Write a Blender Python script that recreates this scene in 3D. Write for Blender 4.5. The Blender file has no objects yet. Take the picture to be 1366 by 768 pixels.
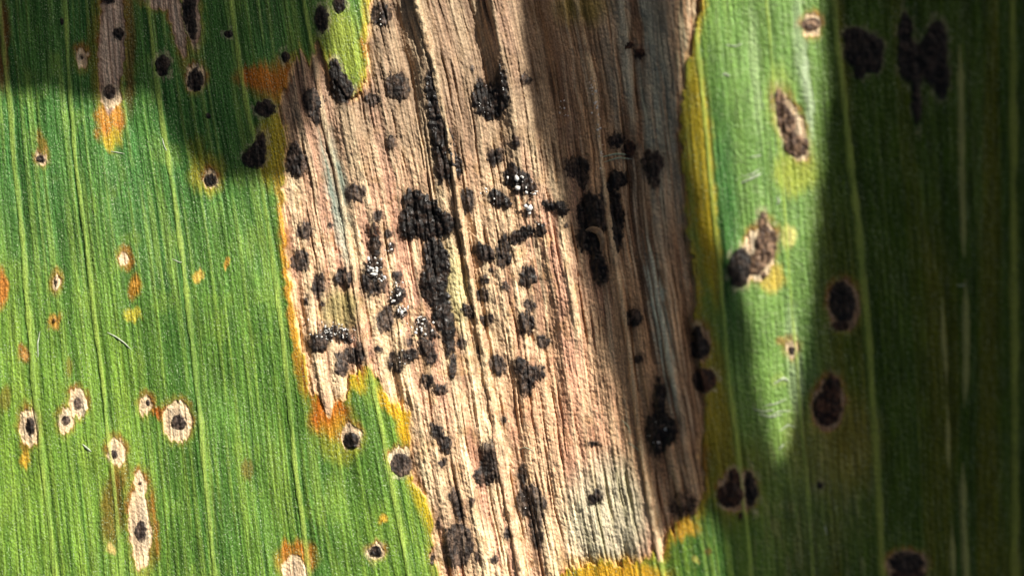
import bpy, bmesh, math
import numpy as np
from mathutils import Vector

# ------------------------------------------------------------------ camera, sky, sun, exposure
PX = 0.025e-3                    # one photograph pixel on the leaf = 0.025 mm
D = 0.110                        # camera height over the leaf, metres
W, H = 1366, 768
scn = bpy.context.scene
col = scn.collection
cam_d = bpy.data.cameras.new('camera'); cam = bpy.data.objects.new('camera', cam_d); col.objects.link(cam)
cam.location = (0, 0, D)
cam_d.sensor_width = 36.0
cam_d.lens = 36.0 * D / (W * PX)
cam_d.clip_start = 0.001; cam_d.clip_end = 50
cam_d.dof.use_dof = True
cam_d.dof.focus_distance = D
cam_d.dof.aperture_fstop = cam_d.lens / 9.0
scn.camera = cam

SUN_AZ = Vector((0.64, 0.77, 0)).normalized()
SUN_EL = math.radians(36)
SUN_DIR = Vector((SUN_AZ.x * math.cos(SUN_EL), SUN_AZ.y * math.cos(SUN_EL), math.sin(SUN_EL)))
world = bpy.data.worlds.new('World'); scn.world = world; world.use_nodes = True
wn = world.node_tree.nodes; wl = world.node_tree.links
sky = wn.new('ShaderNodeTexSky'); sky.sky_type = 'NISHITA'; sky.sun_disc = False
sky.sun_elevation = SUN_EL; sky.dust_density = 4.5; sky.ozone_density = 0.4; sky.air_density = 0.8; sky.sun_rotation = math.atan2(SUN_AZ.x, SUN_AZ.y)
wn['Background'].inputs['Strength'].default_value = 0.05
wl.new(sky.outputs[0], wn['Background'].inputs['Color'])
sun_d = bpy.data.lights.new('sun', 'SUN'); sun_d.energy = 5.0; sun_d.angle = math.radians(0.53)
sun_d.color = (1.0, 0.95, 0.86)
sun = bpy.data.objects.new('sun', sun_d); col.objects.link(sun)
sun.rotation_euler = (-SUN_DIR).to_track_quat('-Z', 'Y').to_euler()
sun.location = SUN_DIR * 0.5
scn.view_settings.view_transform = 'Standard'; scn.view_settings.look = 'None'
scn.view_settings.exposure = 0.5; scn.view_settings.gamma = 1.0
scn.view_settings.use_curve_mapping = False

# ------------------------------------------------------------------ numeric helpers
rng = np.random.default_rng(11)
TAB = rng.random((16, 256, 256)).astype(np.float32)

def vnoise(x, y, k=0):
    x = np.asarray(x, np.float32); y = np.asarray(y, np.float32)
    xi = np.floor(x); yi = np.floor(y); fx = x - xi; fy = y - yi
    xi = xi.astype(np.int32); yi = yi.astype(np.int32)
    fx = fx * fx * (3 - 2 * fx); fy = fy * fy * (3 - 2 * fy)
    T = TAB[k % 16]
    a = T[yi & 255, xi & 255]; b = T[yi & 255, (xi + 1) & 255]
    c = T[(yi + 1) & 255, xi & 255]; d = T[(yi + 1) & 255, (xi + 1) & 255]
    return (a + (b - a) * fx) * (1 - fy) + (c + (d - c) * fx) * fy

def fbm(x, y, k=0, n=3, g=0.5):
    s = 0; a = 1; t = 0
    for i in range(n):
        s = s + a * vnoise(x * 2 ** i + 17.3 * i, y * 2 ** i + 9.1 * i, k + i); t += a; a *= g
    return s / t

def sm(a, b, x):
    t = np.clip((x - a) / (b - a), 0, 1); return t * t * (3 - 2 * t)

def lin(r, g, b):
    c = np.array([r, g, b], float) / 255
    return np.where(c <= .04045, c / 12.92, ((c + .055) / 1.055) ** 2.4).astype(np.float32)

def mix(C, c, m):
    c = np.asarray(c, np.float32)
    return C + (c - C) * np.clip(m, 0, 1)[..., None]

# ------------------------------------------------------------------ large shape of the leaf
def macro_px(u):                                  # height in pixels: flat at left, a swell right of the dead patch
    return 62 * sm(690, 1010, u) + 34 * sm(1060, 1500, u) - 40 * sm(300, -900, u) - 90 * sm(1500, 2400, u)

def P(u, v, h=0.0):
    """a pixel of the photograph to a point on the leaf, h pixels above its surface"""
    z = macro_px(u) * PX
    f = (D - z) / D
    return (u - W / 2) * PX * f, (H / 2 - v) * PX * f, z + h * PX

# veins: control points (x, y) in pixels, wide, high, visible from-to
VEINS = [
    ([(-470, -300), (-440, 1100)], 3, 1.0, None),
    ([(-350, -300), (-310, 1100)], 3, 1.0, None),
    ([(-235, -300), (-180, 1100)], 3, 1.0, None),
    ([(-130, -300), (-70, 1100)], 3, 1.0, None),
    ([(-30, -300), (-4, 0), (9, 110), (30, 330), (45, 512), (74, 768), (110, 1100)], 4.2, 1.5, None),
    ([(68, -300), (86, 0), (93, 130), (106, 256), (121, 380), (137, 512), (152, 650), (162, 768), (195, 1100)], 3.4, 1.3, None),
    ([(165, -300), (197, 0), (215, 160), (231, 256), (248, 370), (262, 512), (275, 640), (288, 768), (325, 1100)], 4.2, 1.6, None),
    ([(265, -300), (307, 0), (324, 110), (341, 200), (362, 330), (384, 512), (396, 640), (413, 768), (460, 1100)], 3.8, 1.4, None),
    ([(355, -300), (405, 0), (430, 150), (454, 256), (474, 370), (491, 490), (503, 540), (520, 630), (546, 768), (600, 1100)], 4.0, 2.6, None),
    ([(490, -300), (555, 0), (580, 90), (600, 200), (617, 310), (633, 403), (643, 462), (655, 540), (668, 620), (681, 690), (697, 768), (755, 1100)], 5.0, 6.0, None),
    ([(715, -300), (768, 0), (790, 110), (801, 200), (812, 290), (830, 400), (846, 520), (858, 620), (871, 700), (885, 768), (935, 1100)], 4.0, 3.4, None),
    ([(785, -300), (828, 0), (843, 130), (855, 240), (864, 330), (880, 410), (892, 480), (906, 560), (926, 680), (940, 768), (985, 1100)], 4.6, 1.6, [(-250, 150), (318, 540)]),
    ([(895, -300), (925, 0), (935, 110), (945, 230), (957, 330), (966, 440), (978, 560), (992, 680), (1001, 768), (1035, 1100)], 4.0, 2.0, None),
    ([(1010, -300), (1022, 0), (1040, 200), (1056, 400), (1072, 600), (1086, 768), (1105, 1100)], 2.6, 0.8, None),
    ([(1085, -300), (1112, 0), (1130, 190), (1147, 330), (1160, 480), (1170, 620), (1177, 768), (1192, 1100)], 6.0, 1.4, None),
    ([(1225, -300), (1236, 0), (1247, 250), (1257, 395), (1262, 512), (1266, 620), (1272, 768), (1280, 1100)], 4.5, 1.6, [(395, 515), (540, 628), (700, 790)]),
    ([(1270, -300), (1280, 0), (1283, 256), (1287, 360), (1288, 500), (1284, 620), (1288, 768), (1296, 1100)], 5.5, 2.0, [(-290, -120), (60, 345), (372, 545), (618, 1000)]),
    ([(1350, -300), (1352, 384), (1356, 1100)], 7.0, 2.2, None),
    ([(1470, -300), (1470, 1100)], 5, 1.2, None),
    ([(1600, -300), (1590, 1100)], 4, 1.2, None),
    ([(1730, -300), (1715, 1100)], 4, 1.2, None),
]
vv = np.arange(-1600, 2400, 4.0)
VX = []
for pts, *_ in VEINS:
    p = np.array(pts, float)
    x = np.interp(vv, p[:, 1], p[:, 0])
    s0 = (p[1, 0] - p[0, 0]) / (p[1, 1] - p[0, 1]); s1 = (p[-1, 0] - p[-2, 0]) / (p[-1, 1] - p[-2, 1])
    x = np.where(vv < p[0, 1], p[0, 0] + s0 * (vv - p[0, 1]), x); x = np.where(vv > p[-1, 1], p[-1, 0] + s1 * (vv - p[-1, 1]), x)
    k = np.hanning(31); k /= k.sum()
    x = np.convolve(np.pad(x, 15, mode='edge'), k, 'valid')
    VX.append(x)
VX = np.array(VX)
VS = np.array([np.interp(384, vv, x) for x in VX])

def vein_x(i, v): return np.interp(v, vv, VX[i])

def flow(u, v):
    """s: position across the leaf measured at the middle row, constant along every vein"""
    out = np.empty(u.shape, np.float32)
    for r in range(u.shape[0]):
        xs = np.array([np.interp(v[r, 0], vv, x) for x in VX])
        xs = np.concatenate([[xs[0] - 1000], xs, [xs[-1] + 1000]]); ss = np.concatenate([[VS[0] - 1000], VS, [VS[-1] + 1000]])
        out[r] = np.interp(u[r], xs, ss)
    return out

def axis(a, b, far_a, far_b, step):
    core = np.arange(a, b + step, step)
    lo = []; x = a; d = step
    while x > far_a: d *= 1.22; d = min(d, 70); x -= d; lo.append(x)
    hi = []; x = core[-1]; d = step
    while x < far_b: d *= 1.22; d = min(d, 70); x += d; hi.append(x)
    return np.concatenate([lo[::-1], core, hi])

STEP = 1.2
AU = axis(-24, 1390, -850, 2250, STEP); AV = axis(-24, 792, -1300, 2100, STEP)
U, V = np.meshgrid(AU, AV)
U = U.astype(np.float32); V = V.astype(np.float32)
S = flow(U, V)

def seg_sdf(u, v, poly):
    poly = np.array(poly, float); n = len(poly)
    d2 = np.full(u.shape, 1e12); inside = np.zeros(u.shape, bool)
    for i in range(n):
        ax, ay = poly[i]; bx, by = poly[(i + 1) % n]
        ex, ey = bx - ax, by - ay
        t = np.clip(((u - ax) * ex + (v - ay) * ey) / (ex * ex + ey * ey), 0, 1)
        d2 = np.minimum(d2, (u - ax - t * ex) ** 2 + (v - ay - t * ey) ** 2)
        c = (ay > v) != (by > v)
        inside ^= c & (u < ex * (v - ay) / (ey if ey else 1e-9) + ax)
    return np.where(inside, np.sqrt(d2), -np.sqrt(d2))

gu = np.arange(-900, 2304, 4.0); gv = np.arange(-1400, 2204, 4.0)
def sdf_sampler(poly):
    A, B = np.meshgrid(gu, gv); F = seg_sdf(A, B, poly).astype(np.float32)
    def f(u, v):
        x = np.clip((u - gu[0]) / 4, 0, len(gu) - 1.01); y = np.clip((v - gv[0]) / 4, 0, len(gv) - 1.01)
        i = x.astype(int); j = y.astype(int); fx = x - i; fy = y - j
        return (F[j, i] * (1 - fx) + F[j, i + 1] * fx) * (1 - fy) + (F[j + 1, i] * (1 - fx) + F[j + 1, i + 1] * fx) * fy
    return f

DEAD = [(560, -420), (500, -200), (492, 0), (489, 60), (490, 104), (480, 122), (462, 128), (446, 112), (436, 84), (424, 62), (414, 84),
        (398, 74), (388, 84), (384, 112), (372, 132), (370, 152), (380, 170), (384, 190), (382, 210), (377, 240), (379, 290), (382, 340),
        (388, 390), (398, 440), (406, 490), (412, 520), (424, 540), (440, 548), (458, 536), (468, 508), (486, 490), (498, 500), (512, 518), (530, 530),
        (547, 552), (548, 585), (545, 605), (552, 640), (566, 656), (576, 690), (578, 712), (574, 738), (584, 768), (592, 830), (640, 960),
        (690, 830), (735, 775), (775, 758), (812, 750), (850, 752), (872, 742), (884, 745), (889, 722), (904, 694), (930, 682), (940, 648),
        (934, 610), (941, 560), (934, 500), (926, 430), (930, 380), (919, 330), (914, 270), (906, 180), (914, 100), (926, 50), (936, 0), (925, -200), (860, -420)]
dead_f = sdf_sampler(DEAD)
warp_u = (fbm(U / 14, V / 14, 1) - .5) * 9
warp_v = (vnoise(S / 3.3, V / 90, 3) - .5) * 15 + (vnoise(S / 9, V / 60, 4) - .5) * 16
DD = dead_f(U + warp_u, V + warp_v) + (vnoise(U / 5, V / 7, 6) - .5) * 3      # > 0 inside the dead patch

def ell(cx, cy, rx, ry, rot=0.0, wu=0.0, wv=0.0):
    a = math.radians(rot); c, s_ = math.cos(a), math.sin(a)
    du = U + wu - cx; dv = V + wv - cy
    return np.sqrt(((du * c + dv * s_) / rx) ** 2 + ((-du * s_ + dv * c) / ry) ** 2)

def blob(cx, cy, rx, ry, rot=0.0, soft=0.6, w=1.0):
    q = ell(cx, cy, rx, ry, rot, warp_u * w, warp_v * .6 * w)
    return sm(1 + soft * .5, 1 - soft * .5, q)

# ------------------------------------------------------------------ green tissue: colour and relief
line = vnoise(S / 4.2, V / 160, 5); line2 = vnoise(S / 1.9, V / 70, 8)
band = fbm(S / 38, V / 420, 2, 2); mott = fbm(U / 26, V / 40, 7, 3); grain = vnoise(U / 1.7, V / 2.2, 9)
C = np.empty(U.shape + (3,), np.float32); C[:] = lin(94, 130, 62)
C = mix(C, lin(66, 110, 54), sm(.40, .75, band) * .8)
C = mix(C, lin(120, 160, 72), sm(.55, .25, band) * .55)
C = mix(C, lin(128, 168, 78), blob(40, 620, 150, 300, 0, 1.4) * .55)
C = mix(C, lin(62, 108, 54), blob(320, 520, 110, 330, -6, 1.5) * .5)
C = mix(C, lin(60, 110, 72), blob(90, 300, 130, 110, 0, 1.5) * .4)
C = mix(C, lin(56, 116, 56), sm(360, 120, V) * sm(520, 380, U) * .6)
C = mix(C, lin(128, 158, 78), sm(.55, .8, line) * .5)
C = mix(C, lin(50, 92, 40), sm(.45, .2, line) * .5)
C = mix(C, lin(150, 185, 120), sm(.80, .97, grain) * .32)
C = mix(C, lin(128, 158, 70), sm(.58, .8, mott) * .35)
# right side: yellower olive darkened to deepen shade, then the strip's sheen painted pale
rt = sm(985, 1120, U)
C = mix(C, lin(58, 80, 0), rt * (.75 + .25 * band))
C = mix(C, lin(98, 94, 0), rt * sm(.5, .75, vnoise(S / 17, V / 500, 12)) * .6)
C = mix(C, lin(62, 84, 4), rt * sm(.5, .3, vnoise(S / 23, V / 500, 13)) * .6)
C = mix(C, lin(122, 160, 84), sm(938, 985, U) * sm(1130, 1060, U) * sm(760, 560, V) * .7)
C = mix(C, lin(30, 92, 40), blob(968, 300, 16, 150, -3, 1.2) * .75)  # relief shade beside the strip painted as a dark green band
C = mix(C, lin(178, 196, 150), sm(.72, .9, vnoise(U / 9, V / 1.6, 14)) * sm(960, 1000, U) * sm(1130, 1080, U) * .30)  # cross glints of the strip painted as fine pale streaks
C = mix(C, lin(150, 156, 104), blob(1085, 680, 75, 110, 0, 1.2) * sm(.5, .75, fbm(S / 6, V / 26, 15, 3)) * .8)
# chlorosis, rust-coloured rims of the dead patch, sheen streaks painted on the strip
rimn = sm(.25, .7, fbm(U / 30, V / 45, 10, 2))
C = mix(C, lin(196, 170, 52), sm(-14, -3, DD) * (.25 + .75 * rimn) * .7)
for b in [(365, 200, 22, 45, 0, lin(180, 160, 40), .85), (350, 105, 34, 14, 10, lin(170, 92, 24), .95), (405, 98, 30, 14, 0, lin(176, 96, 26), .95),
          (455, 60, 24, 60, -10, lin(150, 160, 62), .7), (372, 108, 40, 26, 0, lin(190, 120, 36), .6),
          (440, 555, 26, 26, 0, lin(176, 98, 32), .95), (455, 585, 30, 30, 0, lin(170, 160, 52), .4), (545, 556, 16, 46, -14, lin(206, 164, 34), .95),
          (525, 535, 26, 14, 30, lin(214, 170, 44), .9), (568, 668, 14, 40, -14, lin(200, 176, 44), .7), (470, 508, 20, 16, 0, lin(200, 172, 40), .7),
          (935, 215, 16, 150, -4, lin(164, 140, 24), .85), (948, 330, 12, 80, -6, lin(180, 156, 24), .6), (952, 545, 24, 130, -8, lin(150, 132, 30), .75),
          (930, 610, 14, 40, 0, lin(150, 80, 36), .6), (910, 705, 22, 14, 0, lin(206, 160, 60), .9), (825, 768, 62, 16, 0, lin(222, 172, 56), .9),
          (790, 4, 40, 22, 0, lin(130, 118, 20), .9), (985, 640, 40, 60, 0, lin(110, 110, 26), .5),
          (1030, 370, 16, 20, 0, lin(206, 170, 70), .7), (1054, 316, 10, 14, 0, lin(222, 214, 130), .9), (1060, 230, 26, 30, 0, lin(186, 190, 70), .6),
          (1040, 130, 18, 40, 0, lin(176, 196, 96), .5), (1068, 60, 9, 70, -4, lin(186, 204, 168), .4), (1078, 130, 6, 60, -4, lin(196, 212, 180), .5), (1008, 90, 7, 90, -3, lin(186, 208, 160), .35), (1060, 480, 10, 70, -4, lin(190, 206, 170), .4), (1110, 590, 60, 70, 0, lin(140, 126, 50), .5), (1080, 690, 60, 80, 0, lin(120, 134, 66), .45),  # the slim pale streaks here paint white sheen on the strip
          (146, 162, 17, 30, 0, lin(196, 108, 34), .9), (150, 186, 14, 14, 0, lin(176, 160, 40), .7), (128, 60, 10, 80, 0, lin(120, 110, 30), .6),
          (172, 60, 8, 90, 0, lin(110, 70, 34), .7), (57, 196, 7, 22, 0, lin(140, 104, 40), .7), (275, 232, 22, 26, 0, lin(176, 160, 44), .6),
          (3, 60, 8, 60, 0, lin(120, 74, 36), .8), (2, 385, 7, 26, 0, lin(196, 128, 70), .95), (262, 200, 12, 20, 0, lin(130, 130, 30), .5),
          (168, 343, 9, 15, 0, lin(140, 92, 40), .95), (165, 344, 4, 6, 0, lin(230, 200, 140), .9), (180, 380, 9, 18, 0, lin(160, 112, 40), .9),
          (179, 376, 4, 5, 0, lin(224, 170, 90), .8), (178, 420, 11, 9, 0, lin(190, 180, 70), .8), (264, 366, 8, 8, 0, lin(210, 176, 90), .9),
          (302, 348, 4, 6, 0, lin(190, 140, 60), .8), (32, 470, 9, 11, 0, lin(140, 96, 50), .9), (32, 472, 4, 5, 0, lin(206, 160, 110), .8),
          (94, 490, 6, 12, 0, lin(120, 100, 44), .6), (75, 376, 9, 15, 0, lin(132, 106, 50), .85), (72, 427, 8, 11, 0, lin(180, 136, 72), .9),
          (34, 612, 7, 13, 0, lin(206, 166, 70), .9), (34, 596, 9, 9, 0, lin(120, 80, 34), .8), (150, 680, 16, 52, 4, lin(112, 88, 40), .8),
          (212, 548, 12, 9, 30, lin(150, 74, 30), .9), (160, 628, 12, 22, 0, lin(118, 84, 40), .7), (203, 700, 8, 50, -3, lin(140, 80, 30), .8),
          (149, 735, 7, 7, 0, lin(224, 200, 150), .8), (8, 530, 9, 18, 0, lin(116, 90, 40), .6), (330, 624, 6, 14, 0, lin(112, 84, 50), .6),
          (511, 693, 6, 7, 0, lin(196, 156, 60), .8), (500, 735, 14, 14, 0, lin(176, 190, 130), .7), (395, 745, 26, 22, 0, lin(178, 104, 36), .9),
          (386, 370, 7, 130, -6, lin(206, 140, 50), .75), (945, 732, 4, 5, 0, lin(120, 84, 40), .8), (929, 748, 6, 4, 0, lin(200, 200, 120), .8), (1043, 455, 6, 6, 0, lin(170, 130, 70), .7),
          (1040, 508, 12, 9, 0, lin(150, 170, 90), .5)]:
    C = mix(C, b[5], blob(*b[:5], .8) * b[6])
# brown stitches along the fibres at the rim
C = mix(C, lin(128, 62, 20), sm(-13, -3, DD) * rimn * sm(.5, .75, line2) * .8)

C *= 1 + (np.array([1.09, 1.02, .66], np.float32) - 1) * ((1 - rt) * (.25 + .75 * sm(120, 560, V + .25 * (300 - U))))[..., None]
C = mix(C, lin(40, 84, 30), sm(.25, .1, vnoise(S / 2.1, V / 240, 10)) * .55 * (1 - rt * .6))
h_green = (np.cos((S + 1.6 * (vnoise(S / 40, V / 90, 4) - .5)) * (2 * math.pi / 8.6)) * .16 + (line - .5) * 1.0 + (line2 - .5) * .8
           + (grain - .5) * .75 + (vnoise(U / 3.1, V / 1.5, 11) - .5) * .9 * sm(900, 1000, U) + (vnoise(U / 3.2, V / 3.6, 12) - .5) * .7)
h_green = h_green + (fbm(U / 70, V / 130, 6, 2) - .5) * 14 + (fbm(S / 30, V / 300, 9, 2) - .5) * 5
h_green = h_green + (vnoise(U / 5, V / 1.9, 3) - .5) * .9 * sm(960, 1010, U)

# ------------------------------------------------------------------ dead tissue: colour and relief
SW = S + (fbm(U / 22, V / 40, 14, 2) - .5) * 5
f1 = fbm(SW / 10, V / 200, 1, 3, .6); f2 = fbm(SW / 3.2, V / 110, 4, 2, .6); f3 = vnoise(S / 1.5, V / 40, 7)
pk = fbm(S / 30, V / 160, 5, 3); blot = fbm(U / 18, V / 24, 2, 4, .6); gr2 = fbm(U / 3, V / 3.4, 13, 2)
K = np.empty_like(C); K[:] = lin(226, 190, 150)
K = mix(K, lin(220, 166, 138), sm(.42, .7, pk) * .8)
K = mix(K, lin(246, 218, 174), sm(.46, .68, f1) * .8)
K = mix(K, lin(168, 118, 88), sm(.42, .22, f1) * .6)
K = mix(K, lin(128, 82, 58), sm(.33, .14, f2) * .65)
K = mix(K, lin(246, 226, 182), sm(.66, .85, f2) * .6)
K = mix(K, lin(134, 96, 76), sm(.56, .72, blot) * .45)
K = mix(K, lin(176, 136, 80), sm(.58, .76, fbm(U / 12, V / 16, 9, 3)) * .4)
K = mix(K, lin(110, 78, 60), sm(.68, .9, gr2) * .5)
# shade tones of the top and swell side painted in, bluish and pale bare fibres
K = mix(K, lin(132, 112, 92), sm(340, 120, V + (blot - .5) * 160) * .72)
gb = sm(735, 800, U - .16 * (V - 240) + (f1 - .5) * 60) * sm(760, 560, V)
K = mix(K, lin(184, 146, 108), gb * .85)  # pigment lightened and warmed inside the shaded zone
K = mix(K, lin(104, 76, 56), gb * sm(.48, .3, f1) * .7)
K = mix(K, lin(222, 196, 160), gb * sm(.58, .72, f2) * .7)
K = mix(K, lin(150, 158, 142), blob(862, 110, 44, 200, -8, 1.2) * sm(.35, .65, f1) * .85)
K = mix(K, lin(206, 214, 190), blob(880, 425, 10, 110, -9, .9) * sm(.35, .6, f2) * .95)
K = mix(K, lin(196, 186, 150), blob(915, 120, 8, 140, -4, .9) * sm(.4, .6, f2) * .8)
K = mix(K, lin(200, 190, 160), blob(833, 60, 6, 110, -6, .9) * .6)
K = mix(K, lin(128, 140, 124), blob(446, 238, 13, 75, -12, .8) * sm(.25, .55, f2 * .6 + f1 * .4) * .95)
K = mix(K, lin(160, 176, 160), blob(452, 300, 7, 60, -10, .9) * .6)
K = mix(K, lin(220, 212, 180), blob(808, 690, 50, 80, -6, .6) * .8)
K = mix(K, lin(160, 152, 118), blob(808, 680, 46, 84, -6, .6) * sm(.5, .3, f2) * .8)
K = mix(K, lin(150, 140, 84), blob(456, 415, 26, 30, 0, 1.0) * .8)
K = mix(K, lin(212, 206, 140), blob(606, 380, 14, 50, -8, 1.0) * .6)
K = mix(K, lin(150, 132, 50), blob(775, 6, 34, 26, 0, 1.2) * .7)
K = mix(K, lin(206, 142, 106), blob(735, 560, 70, 90, -8, 1.3) * .4)
K = mix(K, lin(232, 190, 130), sm(7, 1, DD) * .7)
K = mix(K, lin(226, 184, 84), blob(822, 754, 62, 12, 0, 1.4) * .7)
K = mix(K, lin(140, 70, 26), sm(14, 3, DD) * rimn * sm(.5, .7, f2) * .7)
rdg = .35 + 1.1 * fbm(U / 45, V / 80, 8, 2)
h_dead = ((f1 - .5) * 6.5 * rdg + (f2 - .5) * 2.8 * rdg + (f3 - .5) * 1.2 + (blot - .5) * 6.0 + (gr2 - .5) * 2.2 - 2.2 * sm(.30, .18, f2) + (fbm(S / 34, V / 260, 3, 2) - .5) * 17
          + (fbm(U / 70, V / 130, 6, 2) - .5) * 14)
h_dead = h_dead - 4 * (1 - sm(0, 26, DD))
h_dead = h_dead - 13 * blob(624, 20, 26, 90, -10, 1.2, .4) - 12 * blob(540, 40, 14, 90, -10, 1.0, .4) + 12 * blob(672, 60, 16, 130, -8, 1.2, .4) - 10 * blob(720, 90, 20, 120, -8, 1.0, .4)

# ------------------------------------------------------------------ round pale lesions with a brown rim in the green tissue
# name: polygon or ellipse, and how the rim looks
LES = [(109, 77, 8, 14, 0), (39, 569, 13.5, 25, -4), (104, 538, 12.5, 18, -10), (88, 560, 10.5, 17, 8), (155, 604, 11.5, 19, -6), (194, 540, 9, 13, 0),
       (237, 561, 20, 28, -6), (187, 643, 9, 15, 0), (186, 704, 15, 56, -3), (468, 581, 14.5, 17, 0), (281, 238, 10, 13, 0), (57, 211, 7, 8, 0),
       (149, 58, 17, 96, 2), (236, 28, 9, 52, -10), (215, 4, 24, 10, 10), (261, 104, 12.5, 18, 0), (535, 612, 18, 17, 0), (502, 735, 12, 11, 0),
       (1056, 170, 17, 48, -22), (1012, 336, 22, 40, 18), (1057, 465, 8, 11, 0), (1126, 407, 22, 34, -6), (1105, 540, 22, 36, 6), (1083, 34, 13, 17, 0),
       (984, 655, 27, 28, 0), (1210, 754, 28, 22, 0), (933, 458, 15, 24, 0), (393, 764, 17, 26, 0), (255, 18, 11, 44, -6), (75, 376, 6, 10, 0), (165, 344, 6, 9, 0), (147, 129, 14, 17, 0)]
LQ = np.full(U.shape, 9.0, np.float32); LID = np.zeros(U.shape, np.int32)
wl_u = (fbm(U / 8, V / 8, 12, 2) - .5) * 6; wl_v = (vnoise(S / 3, V / 40, 2) - .5) * 9
for k, (cx, cy, rx, ry, rot) in enumerate(LES):
    q = ell(cx, cy, rx, ry, rot, wl_u, wl_v); 
    q = 1 + (q - 1) * min(rx, ry) / 12.0          # a rim of even width in pixels
    m = q < LQ; LQ = np.where(m, q, LQ); LID = np.where(m, k + 1, LID)
les_c = lin(236, 208, 164)
in_l = sm(1.04, .92, LQ)
C = mix(C, lin(170, 166, 70), sm(1.7, 1.1, LQ) * .3)
C = mix(C, lin(140, 88, 38), sm(1.75, 1.0, LQ + .3 * sm(-6, 10, V - np.array([0] + [l[1] for l in LES])[LID])) * (.25 + .75 * sm(.3, .7, fbm(U / 12, V / 13, 5, 2))) * .9)
LC = np.empty_like(C); LC[:] = les_c
LC = mix(LC, lin(206, 170, 136), sm(.5, .8, f1) * .5)
LC = mix(LC, lin(248, 232, 198), sm(.5, .8, f2) * .6)
LC = mix(LC, lin(168, 142, 124), sm(.8, .4, LQ) * .4)
LC = mix(LC, lin(200, 140, 80), sm(.88, 1.0, LQ) * .5)
greyl = np.isin(LID, [13, 14, 15, 29])
LC = np.where(greyl[..., None], mix(mix(LC, lin(206, 184, 164), np.full(U.shape, .75)), lin(120, 78, 56), np.maximum(sm(.55, .72, f2) * .6, sm(.45, .95, LQ) * .6)), LC)
dimr = np.isin(LID, [22, 23, 25, 26, 27])
LC = np.where(dimr[..., None], mix(LC, lin(132, 92, 56), np.full(U.shape, .75)), LC)

dm = sm(-1.0, 1.4, DD)
lm_ = in_l * (1 - dm)
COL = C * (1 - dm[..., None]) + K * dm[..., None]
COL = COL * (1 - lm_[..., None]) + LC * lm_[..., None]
HGT = h_green * (1 - dm) + h_dead * dm
HGT = HGT + lm_ * ((f2 - .5) * 1.6 + (gr2 - .5) * 1.2 - 1.0)
# shallow furrow beside every vein, its shade also darkened into the colour
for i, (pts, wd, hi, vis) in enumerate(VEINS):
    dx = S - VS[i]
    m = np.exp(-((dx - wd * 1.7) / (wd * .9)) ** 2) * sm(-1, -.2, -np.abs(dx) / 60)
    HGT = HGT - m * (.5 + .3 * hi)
    COL = COL * (1 - .22 * (np.exp(-((dx - wd * 1.8) / (wd * .7)) ** 2) * (1 - dm)))[..., None]
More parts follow.
